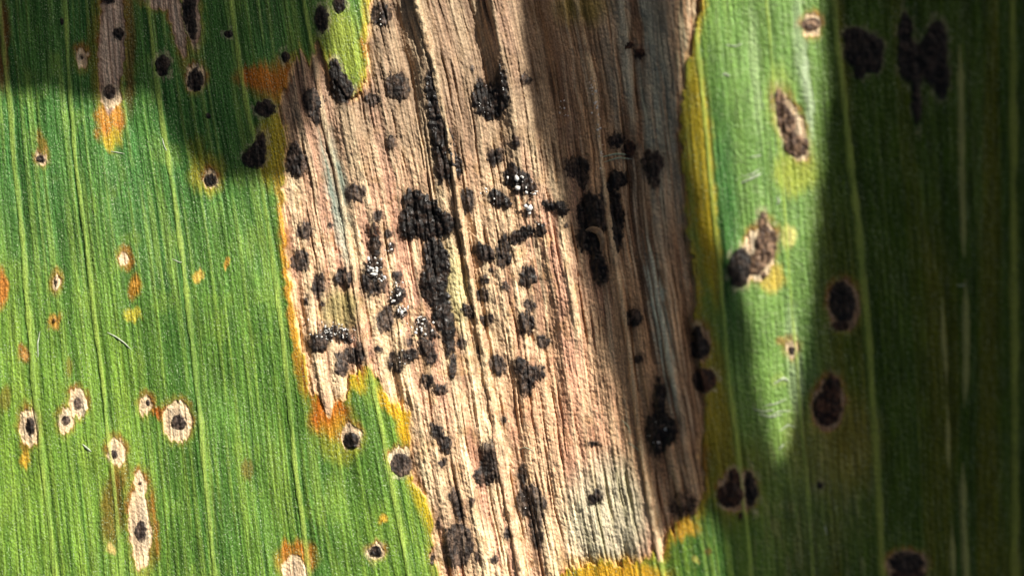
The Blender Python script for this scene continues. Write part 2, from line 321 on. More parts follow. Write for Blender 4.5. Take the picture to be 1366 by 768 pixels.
# ------------------------------------------------------------------ tar spots
# (kind, [(x, y, rx, ry, turn), ...]) one entry = one raised spot
SPOTS = [
 ('black', [(158, 45, 8, 9, 0)]), ('grey', [(146, 122, 8.5, 11, 0)]), ('black', [(109, 76, 2.8, 4.2, 0)]), ('black', [(217, 87, 11, 14.5, 0)]),
 ('black', [(261, 107, 11.5, 15.5, 0)]), ('black', [(252, 8, 9, 30, 0), (257, 38, 6, 16, -8)]), ('black', [(305, 45, 6, 5.5, 0)]), ('black', [(278, 155, 4.5, 4, 0)]),
 ('black', [(55, 212, 6, 5.5, 0)]), ('black', [(281, 240, 8.5, 9, 0)]), ('black', [(83, 29, 2.5, 5.5, 0)]), ('black', [(145, 2, 9, 4, 0)]),
 ('black', [(354, 145, 14, 12, 0)]), ('black', [(381, 76, 6, 8, 0)]), ('black', [(429, 25, 10, 19, 0)]), ('black', [(453, 4, 9, 14, 0)]),
 ('black', [(418, 134, 15, 17, 0), (421, 156, 7, 12, 0)]), ('black', [(455, 118, 16, 22, -10), (446, 92, 8, 14, -5)]), ('black', [(496, 132, 9.5, 10, 0)]),
 ('black', [(509, 20, 15, 16, 0)]), ('black', [(531, 115, 17, 19, 0)]), ('black', [(521, 190, 8.5, 10, 0)]),
 ('black', [(396, 217, 16, 18, 0), (394, 196, 6, 11, 0)]), ('black', [(343, 207, 13, 18, 0), (349, 188, 7, 14, 0), (333, 212, 10, 12, 0)]),
 ('grey', [(474, 258, 15, 14, 0)]),
 ('gloss', [(576, 116, 9, 26, -4), (582, 152, 11, 30, -8), (590, 190, 16, 34, -10), (599, 222, 19, 22, 0)]),
 ('gloss', [(655, 135, 25, 24, 0), (668, 108, 9, 18, 0), (639, 120, 8, 18, 0)]), ('black', [(630, 92, 3.2, 6.5, 0)]),
 ('black', [(661, 210, 12, 13, 0)]), ('black', [(687, 190, 6.5, 10, 0)]),
 ('gloss', [(690, 240, 20, 15, 20), (682, 226, 8, 12, 0), (706, 250, 12, 9, 20)]), ('gloss', [(668, 268, 16, 10, 20), (660, 262, 7, 10, 0)]),
 ('gloss', [(732, 275, 9, 7, 0), (743, 273, 8, 5, 0), (750, 279, 9, 10, 0)]), ('black', [(704, 280, 5, 10, 0)]), ('gloss', [(700, 310, 17, 9, -12), (690, 318, 10, 8, 0)]), ('black', [(721, 306, 8, 9, 0)]),
 ('black', [(701, 106, 8.5, 8.5, 0)]), ('brown', [(839, 61, 8, 6.5, 0)]), ('brown', [(853, 71, 8, 9, 0)]), ('black', [(823, 187, 12, 11, 0)]), ('brown', [(839, 199, 9, 12, 0)]),
 ('black', [(769, 222, 17, 15, 0), (777, 240, 7, 12, 0)]), ('gloss', [(825, 238, 15, 11, 0), (816, 248, 11, 9, 0)]), ('black', [(870, 218, 16, 19, 0), (873, 238, 8, 14, 0)]),
 ('crust', [(1082, 33, 14, 10, -10)]), ('crust', [(1041, 138, 8, 20, -8), (1050, 165, 12, 24, -14), (1063, 195, 17, 15, 0)]),
 ('black', [(1140, 48, 16, 13, 0), (1158, 62, 22, 18, 10), (1138, 70, 12, 16, 0), (1147, 92, 9, 14, 0), (1166, 84, 12, 14, 0)]),
 ('black', [(1208, 45, 10, 30, 0), (1214, 82, 17, 28, 0), (1222, 132, 7.5, 36, -2), (1246, 70, 18, 44, 8), (1256, 104, 11, 28, 0), (1232, 80, 24, 18, 0)]),
 ('brown', [(75, 376, 3.2, 6.5, 0)]), ('brown', [(72, 427, 3, 3, 0)]),
 ('grey', [(405, 308, 11, 13, 0)]), ('grey', [(400, 348, 13, 15, 0)]), ('grey', [(425, 382, 10, 17, 0)]), ('black', [(459, 371, 15, 13, 0)]),
 ('black', [(424, 456, 14, 14, 0), (443, 444, 14, 10, -20), (460, 450, 12, 9, 20)]), ('grey', [(468, 474, 22, 10, 0), (481, 470, 9, 15, 0)]), ('grey', [(456, 488, 9, 15, 0)]),
 ('grey', [(503, 288, 7.5, 9, 0)]), ('brown', [(497, 306, 10, 10, 0)]), ('black', [(500, 334, 9, 14, 0), (500, 322, 8, 8, 0)]), ('black', [(518, 312, 6, 7, 0)]), ('black', [(521, 330, 5, 8.5, 0)]),
 ('black', [(499, 356, 13, 16, 0), (502, 378, 15, 14, 20), (490, 376, 10, 14, 0)]), ('black', [(530, 370, 7, 11, 0)]), ('black', [(533, 392, 10, 12, 0), (524, 402, 6, 7, 0)]), ('grey', [(513, 429, 12.5, 16, 0), (519, 414, 6, 8, 0)]),
 ('grey', [(535, 416, 8, 8, 0)]), ('black', [(564, 436, 11, 13, 0), (574, 446, 9, 9, 0)]), ('black', [(505, 466, 6, 5, 0)]), ('black', [(529, 482, 12, 15, 15), (545, 474, 13, 10, -10)]),
 ('grey', [(547, 455, 5, 8, 0)]), ('black', [(568, 462, 12, 14, 0), (576, 476, 8, 12, 0)]), ('black', [(616, 458, 7.5, 9, 0)]), ('black', [(570, 507, 11, 10, 0)]), ('black', [(588, 519, 11, 8, 20)]),
 ('gloss', [(551, 265, 16, 14, 0), (566, 284, 24, 22, 0), (546, 304, 14, 17, 0), (588, 300, 21, 18, 0), (568, 308, 18, 14, 0), (540, 290, 9, 12, 0)]),
 ('gloss', [(578, 345, 13, 34, -6), (573, 378, 14, 24, 0), (589, 410, 14, 40, -8), (598, 446, 10, 32, -6), (590, 350, 11, 30, -6)]), ('black', [(604, 488, 6.5, 19, 0)]),
 ('grey', [(622, 270, 12, 18, 0)]), ('black', [(648, 338, 13, 14, 0), (637, 330, 9, 8, 0)]), ('black', [(674, 332, 9, 24, 0), (670, 342, 10, 12, 0)]),
 ('black', [(646, 372, 8, 8, 0)]), ('black', [(644, 393, 9.5, 9.5, 0)]), ('black', [(626, 415, 10.5, 11, 0)]), ('black', [(649, 426, 9.5, 8, 0)]), ('grey', [(674, 382, 7, 7, 0)]),
 ('grey', [(663, 487, 12, 15, 0)]), ('black', [(704, 368, 13, 14, 0)]), ('black', [(703, 430, 11, 17, 0)]), ('grey', [(706, 408, 8, 9, 0)]), ('grey', [(725, 455, 10, 10, 0)]),
 ('black', [(693, 488, 11, 12, 0), (702, 510, 11, 20, 0), (716, 496, 11, 11, 0)]),
 ('gloss', [(788, 284, 18, 30, 0), (781, 318, 13, 16, 0), (793, 330, 9, 12, 0), (799, 358, 12, 24, -10)]), ('gloss', [(822, 292, 11, 44, -2)]), ('black', [(804, 280, 7, 34, 0)]),
 ('black', [(845, 424, 12.5, 14, 0)]), ('black', [(852, 478, 7, 6, 0)]), ('black', [(934, 463, 13, 16, 0), (930, 443, 6, 10, 0)]), ('brown', [(940, 506, 17, 17, 0)]),
 ('black', [(987, 357, 17, 27, 8)]), ('crust', [(1022, 328, 15, 26, 10), (1018, 294, 6, 14, 0), (1010, 352, 12, 16, 30)]), ('crust', [(1019, 367, 5, 6, 0)]),
 ('black', [(1124, 402, 18, 29, -8)]), ('brown', [(1122, 434, 12, 7, 0)]), ('black', [(1057, 467, 5.5, 6.5, 0)]),
 ('brown', [(1110, 516, 12, 18, 0), (1104, 544, 20, 24, 0)]), ('black', [(1098, 553, 9, 6, 0)]),
 ('black', [(41, 568, 7.5, 12, 0)]), ('grey', [(103, 538, 5.5, 8.5, -10)]), ('grey', [(88, 560, 6, 6.5, 0)]), ('grey', [(152, 606, 5.5, 6.5, 0)]), ('black', [(197, 537, 3, 4.2, 0)]),
 ('grey', [(238, 563, 10, 11, -20)]), ('brown', [(187, 644, 2.4, 2.6, 0)]), ('grey', [(188, 708, 8.5, 15, 0)]),
 ('black', [(469, 587, 12, 11.5, 0)]), ('grey', [(535, 620, 16, 16, 0)]), ('black', [(501, 735, 9.5, 8.5, 0)]), ('black', [(582, 574, 8.5, 13, -20), (593, 591, 9, 14, -15)]), ('grey', [(591, 617, 6.5, 5.5, 0)]),
 ('black', [(655, 606, 17, 18, 0), (644, 634, 13, 13, 0), (656, 628, 12, 16, 0)]), ('grey', [(606, 665, 7, 14, -15), (612, 682, 6, 14, -10)]), ('grey', [(610, 728, 22, 30, 5)]),
 ('grey', [(708, 670, 22, 22, 0), (697, 634, 6.5, 18, 0), (716, 706, 9, 30, -6)]), ('black', [(792, 591, 8, 4.5, 0)]), ('black', [(795, 662, 11, 8.5, -35)]),
 ('gloss', [(882, 573, 22, 24, 0), (880, 530, 9, 32, -3), (876, 594, 9, 14, 0)]), ('crust', [(913, 672, 19, 18, 0)]),
 ('brown', [(974, 660, 18, 17, 0), (980, 637, 9, 13, 0)]), ('black', [(1001, 652, 9, 24, -4)]), ('brown', [(988, 688, 4, 6, 0)]),
 ('black', [(1093, 646, 5, 5, 0)]), ('black', [(1210, 750, 25, 15, 0)]), ('brown', [(1212, 766, 24, 9, 0)]),
 ('grey', [(640, 470, 5, 12, 0)]), ('grey', [(756, 300, 4, 4, 0)]), ('grey', [(677, 712, 5, 10, 0)]), ('grey', [(637, 742, 5, 6, 0)]), ('grey', [(660, 745, 6, 6, 0)]),
 ('grey', [(630, 668, 4, 7, 0)]), ('grey', [(585, 700, 4, 10, 0)]), ('grey', [(577, 745, 4, 9, 0)]), ('grey', [(672, 560, 4, 6, 0)]), ('grey', [(430, 405, 4, 5, 0)]),
 ('grey', [(408, 402, 4, 6, 0)]), ('grey', [(440, 300, 4, 5, 0)]), ('grey', [(655, 360, 4, 4, 0)]), ('black', [(641, 441, 3.5, 4, 0)]),
]
# fungal staining that bleeds from each spot into the tissue round it, along the fibres
GAIN = 0.92
STAIN = np.zeros_like(U); RIM = np.zeros_like(U)
def spot_field(u, v, blobs, n, rm):
    k = 1.0 if float(dead_f(np.array([blobs[0][0]]), np.array([blobs[0][1]]))[0]) > 4 else .38     # rounder and cleaner in green tissue
    wu = u + (fbm(u / 5 + n, v / 5, n % 9, 3) - .5) * min(7.5, rm * .8) * (.4 + .6 * k); wv = v + (fbm(u / 5, v / 5 + n, n % 7 + 2, 3) - .5) * min(8, rm * .9) * (.4 + .6 * k) + (vnoise(u / 2.2, v / 30 + n, 5) - .5) * min(8, rm * .55) * k * k
    acc = 0
    for cx, cy, rx, ry, rot in blobs:
        a = math.radians(rot); c, s_ = math.cos(a), math.sin(a); du = wu - cx; dv = wv - cy
        q = np.sqrt(((du * c + dv * s_) / rx) ** 2 + ((-du * s_ + dv * c) / ry) ** 2)
        acc = acc + np.exp(-(((q - 1) * min(rx, ry)) / 2.6))
    return np.log(acc + 1e-9) * 2.6                # about the distance in pixels inside the outline
def spot_box(blobs, pad):
    return (min(b[0] - max(b[2], b[3]) for b in blobs) - pad, max(b[0] + max(b[2], b[3]) for b in blobs) + pad,
            min(b[1] - max(b[2], b[3]) for b in blobs) - pad, max(b[1] + max(b[2], b[3]) for b in blobs) + pad, max(min(b[2], b[3]) for b in blobs))
for n, (kind, blobs) in enumerate(SPOTS):
    x0, x1, y0, y1, rm = spot_box(blobs, 22)
    i0, i1 = np.searchsorted(AU, [x0, x1]); j0, j1 = np.searchsorted(AV, [y0, y1])
    sl = (slice(j0, j1), slice(i0, i1))
    if j1 - j0 < 3 or i1 - i0 < 3: continue
    d = spot_field(U[sl], V[sl], blobs, n, rm)
    d = d + (f2[sl] - .5) * 9 + (gr2[sl] - .5) * 6
    m = sm(-8, 2, d) * .55 * (.6 if rm < 5 else 1)
    STAIN[sl] = np.maximum(STAIN[sl], m)
    RIM[sl] = np.maximum(RIM[sl], sm(-5, -1.5, d) * sm(4, 1, d) * (0 if rm < 5 else 1))
STAIN *= dm * .9 + .1 * (1 - dm) + .25 * lm_
COL = mix(COL, lin(74, 56, 46), STAIN * .85)
COL = mix(COL, lin(206, 190, 160), RIM * (1 - dm) * sm(.3, .6, fbm(U / 9, V / 9, 3, 2)) * (.42 - .24 * rt))
COL = np.clip(COL, .002, .95)
ROUGH = (.42 + .16 * mott) * (1 - dm) + (.62 + .15 * gr2) * dm
COL *= GAIN

def sample(F, u, v):
    x = np.interp(u, AU, np.arange(len(AU))); y = np.interp(v, AV, np.arange(len(AV)))
    i = np.clip(x.astype(int), 0, len(AU) - 2); j = np.clip(y.astype(int), 0, len(AV) - 2); fx = x - i; fy = y - j
    if F.ndim == 3: fx = fx[..., None]; fy = fy[..., None]
    return (F[j, i] * (1 - fx) + F[j, i + 1] * fx) * (1 - fy) + (F[j + 1, i] * (1 - fx) + F[j + 1, i + 1] * fx) * fy

# ------------------------------------------------------------------ materials
def mat_tissue(name, spec, bump, grain=.3, streak=.3, speck=0.0):
    """pigment from the mesh, multiplied by fine streaks along the fibres, fine grain and pale cell-wall specks"""
    m = bpy.data.materials.new(name); m.use_nodes = True
    N, L = m.node_tree.nodes, m.node_tree.links
    b = N['Principled BSDF']
    a = N.new('ShaderNodeAttribute'); a.attribute_name = 'tissue_colour'
    r = N.new('ShaderNodeAttribute'); r.attribute_name = 'roughness'
    fa = N.new('ShaderNodeAttribute'); fa.attribute_name = 'fibre_position'
    def noise(sx, sy, detail=2, off=0.0):
        mp = N.new('ShaderNodeMapping'); mp.inputs['Scale'].default_value = (1 / sx, 1 / sy, 1); mp.inputs['Location'].default_value = (off, off * .7, 0)
        n = N.new('ShaderNodeTexNoise'); n.noise_dimensions = '2D'; n.inputs['Scale'].default_value = 1; n.inputs['Detail'].default_value = detail
        L.new(fa.outputs['Vector'], mp.inputs['Vector']); L.new(mp.outputs[0], n.inputs['Vector']); return n.outputs['Fac']
    def rng_(src, a0, a1, b0, b1):
        q = N.new('ShaderNodeMapRange'); q.inputs[1].default_value = a0; q.inputs[2].default_value = a1; q.inputs[3].default_value = b0; q.inputs[4].default_value = b1
        L.new(src, q.inputs[0]); return q.outputs[0]
    def op(kind, x, y):
        q = N.new('ShaderNodeMath'); q.operation = kind; L.new(x, q.inputs[0])
        if isinstance(y, float): q.inputs[1].default_value = y
        else: L.new(y, q.inputs[1])
        return q.outputs[0]
    g = noise(2.2, 3.0, 3, 3.1); st = noise(2.6, 60, 3, 11.7)
    val = op('MULTIPLY', rng_(g, .3, .7, 1 - grain, 1 + grain), rng_(st, .32, .68, 1 - streak, 1 + streak))
    hv = N.new('ShaderNodeHueSaturation'); L.new(val, hv.inputs['Value']); L.new(a.outputs['Color'], hv.inputs['Color'])
    colr = hv.outputs[0]
    if speck:
        sp = op('MULTIPLY', rng_(noise(1.9, 2.6, 1, 31.0), .60, .72, 0, 1), rng_(noise(6, 30, 2, 7.0), .42, .62, .15, 1))
        mx = N.new('ShaderNodeMix'); mx.data_type = 'RGBA'; L.new(op('MULTIPLY', sp, speck), mx.inputs['Factor'])
        L.new(colr, mx.inputs['A']); mx.inputs['B'].default_value = (.42, .52, .30, 1); colr = mx.outputs['Result']
    L.new(colr, b.inputs['Base Color'])
    L.new(r.outputs['Fac'], b.inputs['Roughness'])
    b.inputs['Specular IOR Level'].default_value = spec
    bp = N.new('ShaderNodeBump'); bp.inputs['Strength'].default_value = bump; bp.inputs['Distance'].default_value = 3e-5
    L.new(op('ADD', g, st), bp.inputs['Height']); L.new(bp.outputs[0], b.inputs['Normal'])
    return m

def mat_noise(name, c0, c1, scale, rough, spec, bump, dist=2e-5, detail=4, lo=.35, hi=.7):
    m = bpy.data.materials.new(name); m.use_nodes = True
    N, L = m.node_tree.nodes, m.node_tree.links
    b = N['Principled BSDF']; tc = N.new('ShaderNodeTexCoord')
    n1 = N.new('ShaderNodeTexNoise'); n1.inputs['Scale'].default_value = scale; n1.inputs['Detail'].default_value = detail
    L.new(tc.outputs['Object'], n1.inputs['Vector'])
    cr = N.new('ShaderNodeValToRGB'); cr.color_ramp.elements[0].position = lo; cr.color_ramp.elements[1].position = hi
    cr.color_ramp.elements[0].color = (*c0, 1); cr.color_ramp.elements[1].color = (*c1, 1)
    L.new(n1.outputs['Fac'], cr.inputs[0]); L.new(cr.outputs[0], b.inputs['Base Color'])
    b.inputs['Roughness'].default_value = rough; b.inputs['Specular IOR Level'].default_value = spec
    bp = N.new('ShaderNodeBump'); bp.inputs['Strength'].default_value = bump; bp.inputs['Distance'].default_value = dist
    L.new(n1.outputs['Fac'], bp.inputs['Height']); L.new(bp.outputs[0], b.inputs['Normal'])
    return m

M_green = mat_tissue('green_leaf_tissue', .2, .6, .30, .38, .62)
M_dead = mat_tissue('dead_leaf_tissue', .3, .7, .26, .34)
M_vein = mat_tissue('vein_tissue', .35, .6, .34, .2)
M_tar = mat_tissue('fungal_stroma', .3, .6, grain=.55, streak=.15)
M_white = mat_noise('granules_and_glints', (.62, .60, .56), (.85, .84, .80), 20000, .5, .4, .3)
M_hair = mat_noise('pale_hair', (.30, .36, .22), (.55, .6, .46), 9000, .4, .5, .2)
M_under = mat_noise('leaf_underside', (.06, .12, .03), (.10, .19, .06), 900, .55, .4, .3)

# ------------------------------------------------------------------ building the leaf
def empty(name, label, cat, group=None, loc=(0, 0, 0)):
    o = bpy.data.objects.new(name, None); o.empty_display_size = .004; col.objects.link(o); o.location = loc
    o['label'] = label; o['category'] = cat
    if group: o['group'] = group
    return o

leaf = empty('maize_leaf', 'green maize leaf with a tan dead patch and black tar spots, filling the view', 'leaf')

X, Y, Z = P(U, V, HGT)
PTS = np.stack([X, Y, Z], -1).astype(np.float32)
gx = np.gradient(PTS, axis=1); gy = np.gradient(PTS, axis=0)
NRM = np.cross(gy, gx); NRM /= np.linalg.norm(NRM, axis=-1, keepdims=True) + 1e-20
if NRM[..., 2].mean() < 0: NRM = -NRM

def mesh_obj(name, co, quads, mat, parent, colr=None, rough=None, nrm=None, smooth=True, fib=None):
    me = bpy.data.meshes.new(name)
    nv, nf = len(co), len(quads); k = quads.shape[1]
    me.vertices.add(nv); me.vertices.foreach_set('co', np.ascontiguousarray(co, np.float32).ravel())
    me.loops.add(nf * k); me.loops.foreach_set('vertex_index', np.ascontiguousarray(quads, np.int32).ravel())
    me.polygons.add(nf); me.polygons.foreach_set('loop_start', np.arange(0, nf * k, k, dtype=np.int32))
    me.update(calc_edges=True)
    me.polygons.foreach_set('use_smooth', np.full(nf, smooth))
    if colr is not None:
        at = me.attributes.new('tissue_colour', 'FLOAT_COLOR', 'POINT')
        at.data.foreach_set('color', np.concatenate([colr, np.ones((nv, 1))], 1).astype(np.float32).ravel())
    if rough is not None:
        at = me.attributes.new('roughness', 'FLOAT', 'POINT'); at.data.foreach_set('value', rough.astype(np.float32).ravel())
    if fib is not None:
        at = me.attributes.new('fibre_position', 'FLOAT_VECTOR', 'POINT'); at.data.foreach_set('vector', np.concatenate([fib, np.zeros((nv, 1))], 1).astype(np.float32).ravel())
    if nrm is not None: me.normals_split_custom_set_from_vertices(nrm.astype(np.float32))
    me.materials.append(mat)
    o = bpy.data.objects.new(name, me); col.objects.link(o)
    if parent: o.parent = parent
    return o

nr, nc = U.shape
idx = np.arange(nr * nc).reshape(nr, nc)
FQ = np.stack([idx[:-1, :-1], idx[1:, :-1], idx[1:, 1:], idx[:-1, 1:]], -1).reshape(-1, 4)
def face_avg(F): return (F[:-1, :-1] + F[1:, :-1] + F[1:, 1:] + F[:-1, 1:]).ravel() / 4
fd = face_avg(DD) > 0
fl = (face_avg(LQ) < 1.0) & ~fd
flid = LID[:-1, :-1].ravel()
def grid_part(name, sel, mat, parent):
    q = FQ[sel]; used = np.zeros(nr * nc, bool); used[q.ravel()] = True
    mp = np.cumsum(used) - 1
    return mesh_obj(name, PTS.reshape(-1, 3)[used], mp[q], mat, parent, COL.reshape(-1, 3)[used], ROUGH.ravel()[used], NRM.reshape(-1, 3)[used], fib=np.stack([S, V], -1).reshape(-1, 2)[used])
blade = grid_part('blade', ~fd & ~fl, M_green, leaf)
dead = grid_part('dead_patch', fd, M_dead, leaf); dead['label'] = 'tan fibrous patch of dead tissue with many black spots'
les_objs = {}
for k in range(len(LES)):
    sel = fl & (flid == k + 1)
    if sel.sum() > 12: les_objs[k] = grid_part('lesion', sel, M_dead, leaf)

# underside: a coarse sheet 0.3 mm below whose border turns up to the blade
ju = np.unique(np.linspace(0, nc - 1, 70).astype(int)); jv = np.unique(np.linspace(0, nr - 1, 60).astype(int))
sub = PTS[np.ix_(jv, ju)].copy(); sub[1:-1, 1:-1, 2] -= 9e-4
ii = np.arange(sub.shape[0] * sub.shape[1]).reshape(sub.shape[:2])
mesh_obj('underside', sub.reshape(-1, 3), np.stack([ii[:-1, :-1], ii[:-1, 1:], ii[1:, 1:], ii[1:, :-1]], -1).reshape(-1, 4), M_under, leaf)

# veins: raised strands along the leaf
def strand(name, us, vs, wid, hei, parent, mat, colr, nx=9, jag=.45, sd=0):
    t = np.linspace(-1, 1, nx)
    du = np.gradient(us); dv = np.gradient(vs); ln = np.hypot(du, dv); nxv = dv / ln; nyv = -du / ln
    jw = 1 + jag * (fbm(vs / 22 + sd * 7.7, vs * 0 + sd, sd % 12, 3) - .5) * 2
    uu = us[:, None] + nxv[:, None] * t * (wid * jw)[:, None]; v2 = vs[:, None] + nyv[:, None] * t * (wid * jw)[:, None]
    hh = sample(HGT, us, vs)[:, None] * .4 + sample(HGT, uu, v2) * .6
    prof = np.sqrt(np.clip(1 - t ** 2, 0, 1)) * 1.25 - .25
    lump = (fbm(uu / 2.5 + sd, v2 / 4, sd, 2) - .5) * .8 + (fbm(uu / 15, v2 / 24 + sd, sd + 3, 2) - .5) * .7
    hh = hh + prof * (hei)[:, None] * (1 + lump) - .5 * (np.abs(t) > .99) * (1 + hei[:, None])
    x, y, z = P(uu, v2, hh)
    n, k = uu.shape; I = np.arange(n * k).reshape(n, k)
    q = np.stack([I[:-1, :-1], I[1:, :-1], I[1:, 1:], I[:-1, 1:]], -1).reshape(-1, 4)
    cc = colr(uu, v2); ed = (np.abs(t) ** 1.5 * .85 + .15 * fbm(vs / 30, vs * 0 + sd, 6, 2)[:, None])[..., None]
    cc = cc * (1 - ed) + sample(COL, uu, v2) * ed
    return mesh_obj(name, np.stack([x, y, z], -1).reshape(-1, 3), q, mat, parent, cc.reshape(-1, 3), np.full(n * k, .55), fib=np.stack([uu, v2], -1).reshape(-1, 2))

def vein_colour(i):
    def f(u, v):
        d = sample(DD, u, v); q = sm(-4, 4, d)
        g = np.broadcast_to(lin(168, 190, 84), u.shape + (3,)).astype(np.float32).copy()
        g = mix(g, lin(116, 152, 62), sm(.4, .75, fbm(u / 8, v / 50, i, 2)) * .7)
        g = mix(g, lin(150, 150, 56), sm(1100, 1200, u) * .6)
        if i in (15, 16): g = mix(g, lin(196, 190, 130), np.full(u.shape, .6))
        w = np.broadcast_to(lin(238, 214, 170), u.shape + (3,)).astype(np.float32).copy()
        w = mix(w, lin(206, 156, 110), sm(.5, .75, fbm(u / 5, v / 30, i + 2, 3)) * .7)
        w = mix(w, lin(150, 108, 80), sm(.66, .8, fbm(u / 6, v / 9, i + 5, 3)) * .7)
        w = mix(w, lin(196, 204, 186), np.full(u.shape, .6 if i == 11 else 0.))
        own = sample(COL, u, v) / GAIN
        g = own * .3 + g * .7; w = own * .5 + w * .5
        return (g * (1 - q[..., None]) + w * q[..., None]) * GAIN
    return f
for i, (pts, wd, hi, vis) in enumerate(VEINS):
    for a, b in (vis or [(-1200, 2000)]):
        vs = np.concatenate([np.arange(a, -24, 30.), np.arange(max(a, -24), min(b, 792), 2.2), np.arange(max(792, a), b, 30.)])
        us = vein_x(i, vs) + (fbm(vs / 60 + i * 3.1, vs * 0 + i, i % 12, 2) - .5) * 2.5
        end = sm(0, 40, vs - a) * sm(0, 40, b - vs) if vis else np.ones_like(vs)
        dq = sm(-6, 10, sample(DD, us, vs))
        hh = (min(hi, 1.6) * .75 * (1 - dq) + hi * dq) * (.25 + .75 * end)
        ww = wd * (1.05 + .05 * dq) * (.2 + .8 * end)
        if i == 7: hh = hh * (1 - .8 * sm(150, 260, vs) * sm(420, 300, vs))
        strand('vein', us, vs, ww, hh, dead if (i in (9, 10, 11)) else blade, M_vein, vein_colour(i), sd=i)

import random
R = random.Random(5)
KCOL = {'black': (lin(28, 22, 19), lin(78, 63, 53), .44), 'gloss': (lin(17, 13, 11), lin(54, 42, 35), .46), 'grey': (lin(46, 38, 33), lin(100, 83, 71), .45),
        'brown': (lin(34, 20, 13), lin(84, 54, 36), .42), 'crust': (lin(64, 47, 36), lin(140, 112, 88), .42)}
def stroma(kind, blobs, n):
    x0, x1, y0, y1, rm = spot_box(blobs, 6)
    st = .7 if rm < 6 else (1.0 if rm < 12 else 1.2)
    u, v = np.meshgrid(np.arange(x0, x1, st), np.arange(y0, y1, st))
    d = spot_field(u, v, blobs, n, rm)
    top = min(4.2, .2 * rm + .8) * {'grey': .45, 'gloss': 1.25}.get(kind, .85)
    t = np.clip(d / (rm * .7), 0, 1)
    h = top * np.sqrt(np.clip(1 - (1 - t) ** 2, 0, 1)) * (.75 + .25 * t)
    big = fbm(u / 10 + 3 * n, v / 13, n % 11, 3, .6); fine = vnoise(u / 2.0, v / 2.6 + n, n % 5)
    h = h + ((big - .5) * top * 1.5 + (fine - .5) * min(.8, top * .25)) * sm(0, 5, d)
    if kind in ('gloss', 'crust'): h = h + (vnoise(u / 3.2, v / 18 + n, 3) - .5) * 2.0 * sm(0, 4, d)
    h = np.where(d < 0, d * .9, h)
    base = sample(HGT, u, v)
    x, y, z = P(u, v, base + h + .1)
    c0, c1, mid = KCOL[kind]
    cc = np.empty(u.shape + (3,), np.float32); cc[:] = c0
    cc = mix(cc, c1, sm(mid - .02, mid + .3, fbm(u / 4.5 + n, v / 6, n % 8, 3, .7)))
    if kind == 'black' and float(dead_f(np.array([blobs[0][0]]), np.array([blobs[0][1]]))[0]) <= 4: cc = cc * .55     # darker in green tissue
    own = sample(COL, u, v) / GAIN
    edge = sm(2.0, -1.2, d + (fbm(u / 2.5, v / 6 + n, 4, 2) - .5) * 4) * .75
    cc = cc * (1 - edge[..., None]) + own * edge[..., None]
    if rm > 7 and kind != 'gloss': cc = mix(cc, own[..., :] * .6 + .02, sm(.7, .86, vnoise(u / 2.6 + n, v / 22, 6)) * .4 * sm(-4, 4, sample(DD, u, v)))
    rr = .62 - (.34 if kind == 'gloss' else .14) * sm(.55, .75, vnoise(u / 3.5, v / 3.5 + n, 9))
    I = np.arange(u.size).reshape(u.shape)
    q = np.stack([I[:-1, :-1], I[1:, :-1], I[1:, 1:], I[:-1, 1:]], -1).reshape(-1, 4)
    dq = (d[:-1, :-1] + d[1:, :-1] + d[1:, 1:] + d[:-1, 1:]).ravel() / 4
    q = q[dq > -2.2]
    used = np.zeros(u.size, bool); used[q.ravel()] = True; mp = np.cumsum(used) - 1
    cx, cy = blobs[0][0], blobs[0][1]
    parent = blade
    j, i = np.argmin(abs(AV - cy)), np.argmin(abs(AU - cx))
    if DD[j, i] > 0: parent = dead
    elif LQ[j, i] < 1.15 and (LID[j, i] - 1) in les_objs: parent = les_objs[LID[j, i] - 1]
    return mesh_obj('tar_spot', np.stack([x, y, z], -1).reshape(-1, 3)[used], mp[q], M_tar, parent, cc.reshape(-1, 3)[used], rr.ravel()[used], fib=np.stack([u, v], -1).reshape(-1, 2)[used])
for n, (kind, blobs) in enumerate(SPOTS): stroma(kind, blobs, n)

# ------------------------------------------------------------------ white grains on some spots, other grains standing in for glints
ico = bmesh.new(); bmesh.ops.create_icosphere(ico, subdivisions=1, radius=1)
ICO_V = np.array([v.co for v in ico.verts]); ICO_F = np.array([[v.index for v in f.verts] for f in ico.faces]); ico.free()
def grains_and_glints(spots, rmin, rmax, lift=4):
    vs, fs = [], []
    for (x, y, sp_x, sp_y, n) in spots:
        for _ in range(int(n * .75)):
            u = x + R.gauss(0, sp_x); v = y + R.gauss(0, sp_y); r = R.uniform(rmin, rmax) * (1.5 if R.random() < .12 else 1)
            hx = float(sample(HGT, np.array([u]), np.array([v]))[0]) + lift
            X_, Y_, Z_ = P(u, v, hx + r * .3)
            vs.append(ICO_V * np.array([r * R.uniform(.5, 1.6), r * R.uniform(.5, 1.6), r * .5]) * np.array([[R.uniform(.6, 1.3)] for _ in ICO_V]) * PX + np.array([X_, Y_, Z_]))
            fs.append(ICO_F + 12 * len(fs) if False else ICO_F + len(ICO_V) * (len(vs) - 1))
    o = mesh_obj('granules_and_glints', np.concatenate(vs), np.concatenate(fs), M_white, dead)
    o['kind'] = 'stuff'
    return o
grains_and_glints([(498, 352, 5, 6, 22), (504, 370, 6, 4, 14), (521, 332, 3, 4, 6)], 1.0, 2.6, 6)
grains_and_glints([(531, 388, 4, 6, 14), (526, 400, 4, 3, 8), (537, 414, 6, 5, 16)], .9, 2.2, 4.5)
grains_and_glints([(562, 428, 6, 5, 14), (570, 438, 5, 5, 9), (552, 432, 8, 8, 10)], .9, 2.0, 4)
grains_and_glints([(448, 440, 12, 6, 60), (434, 448, 8, 4, 20), (466, 448, 7, 5, 18)], .5, 1.2, 2.6)
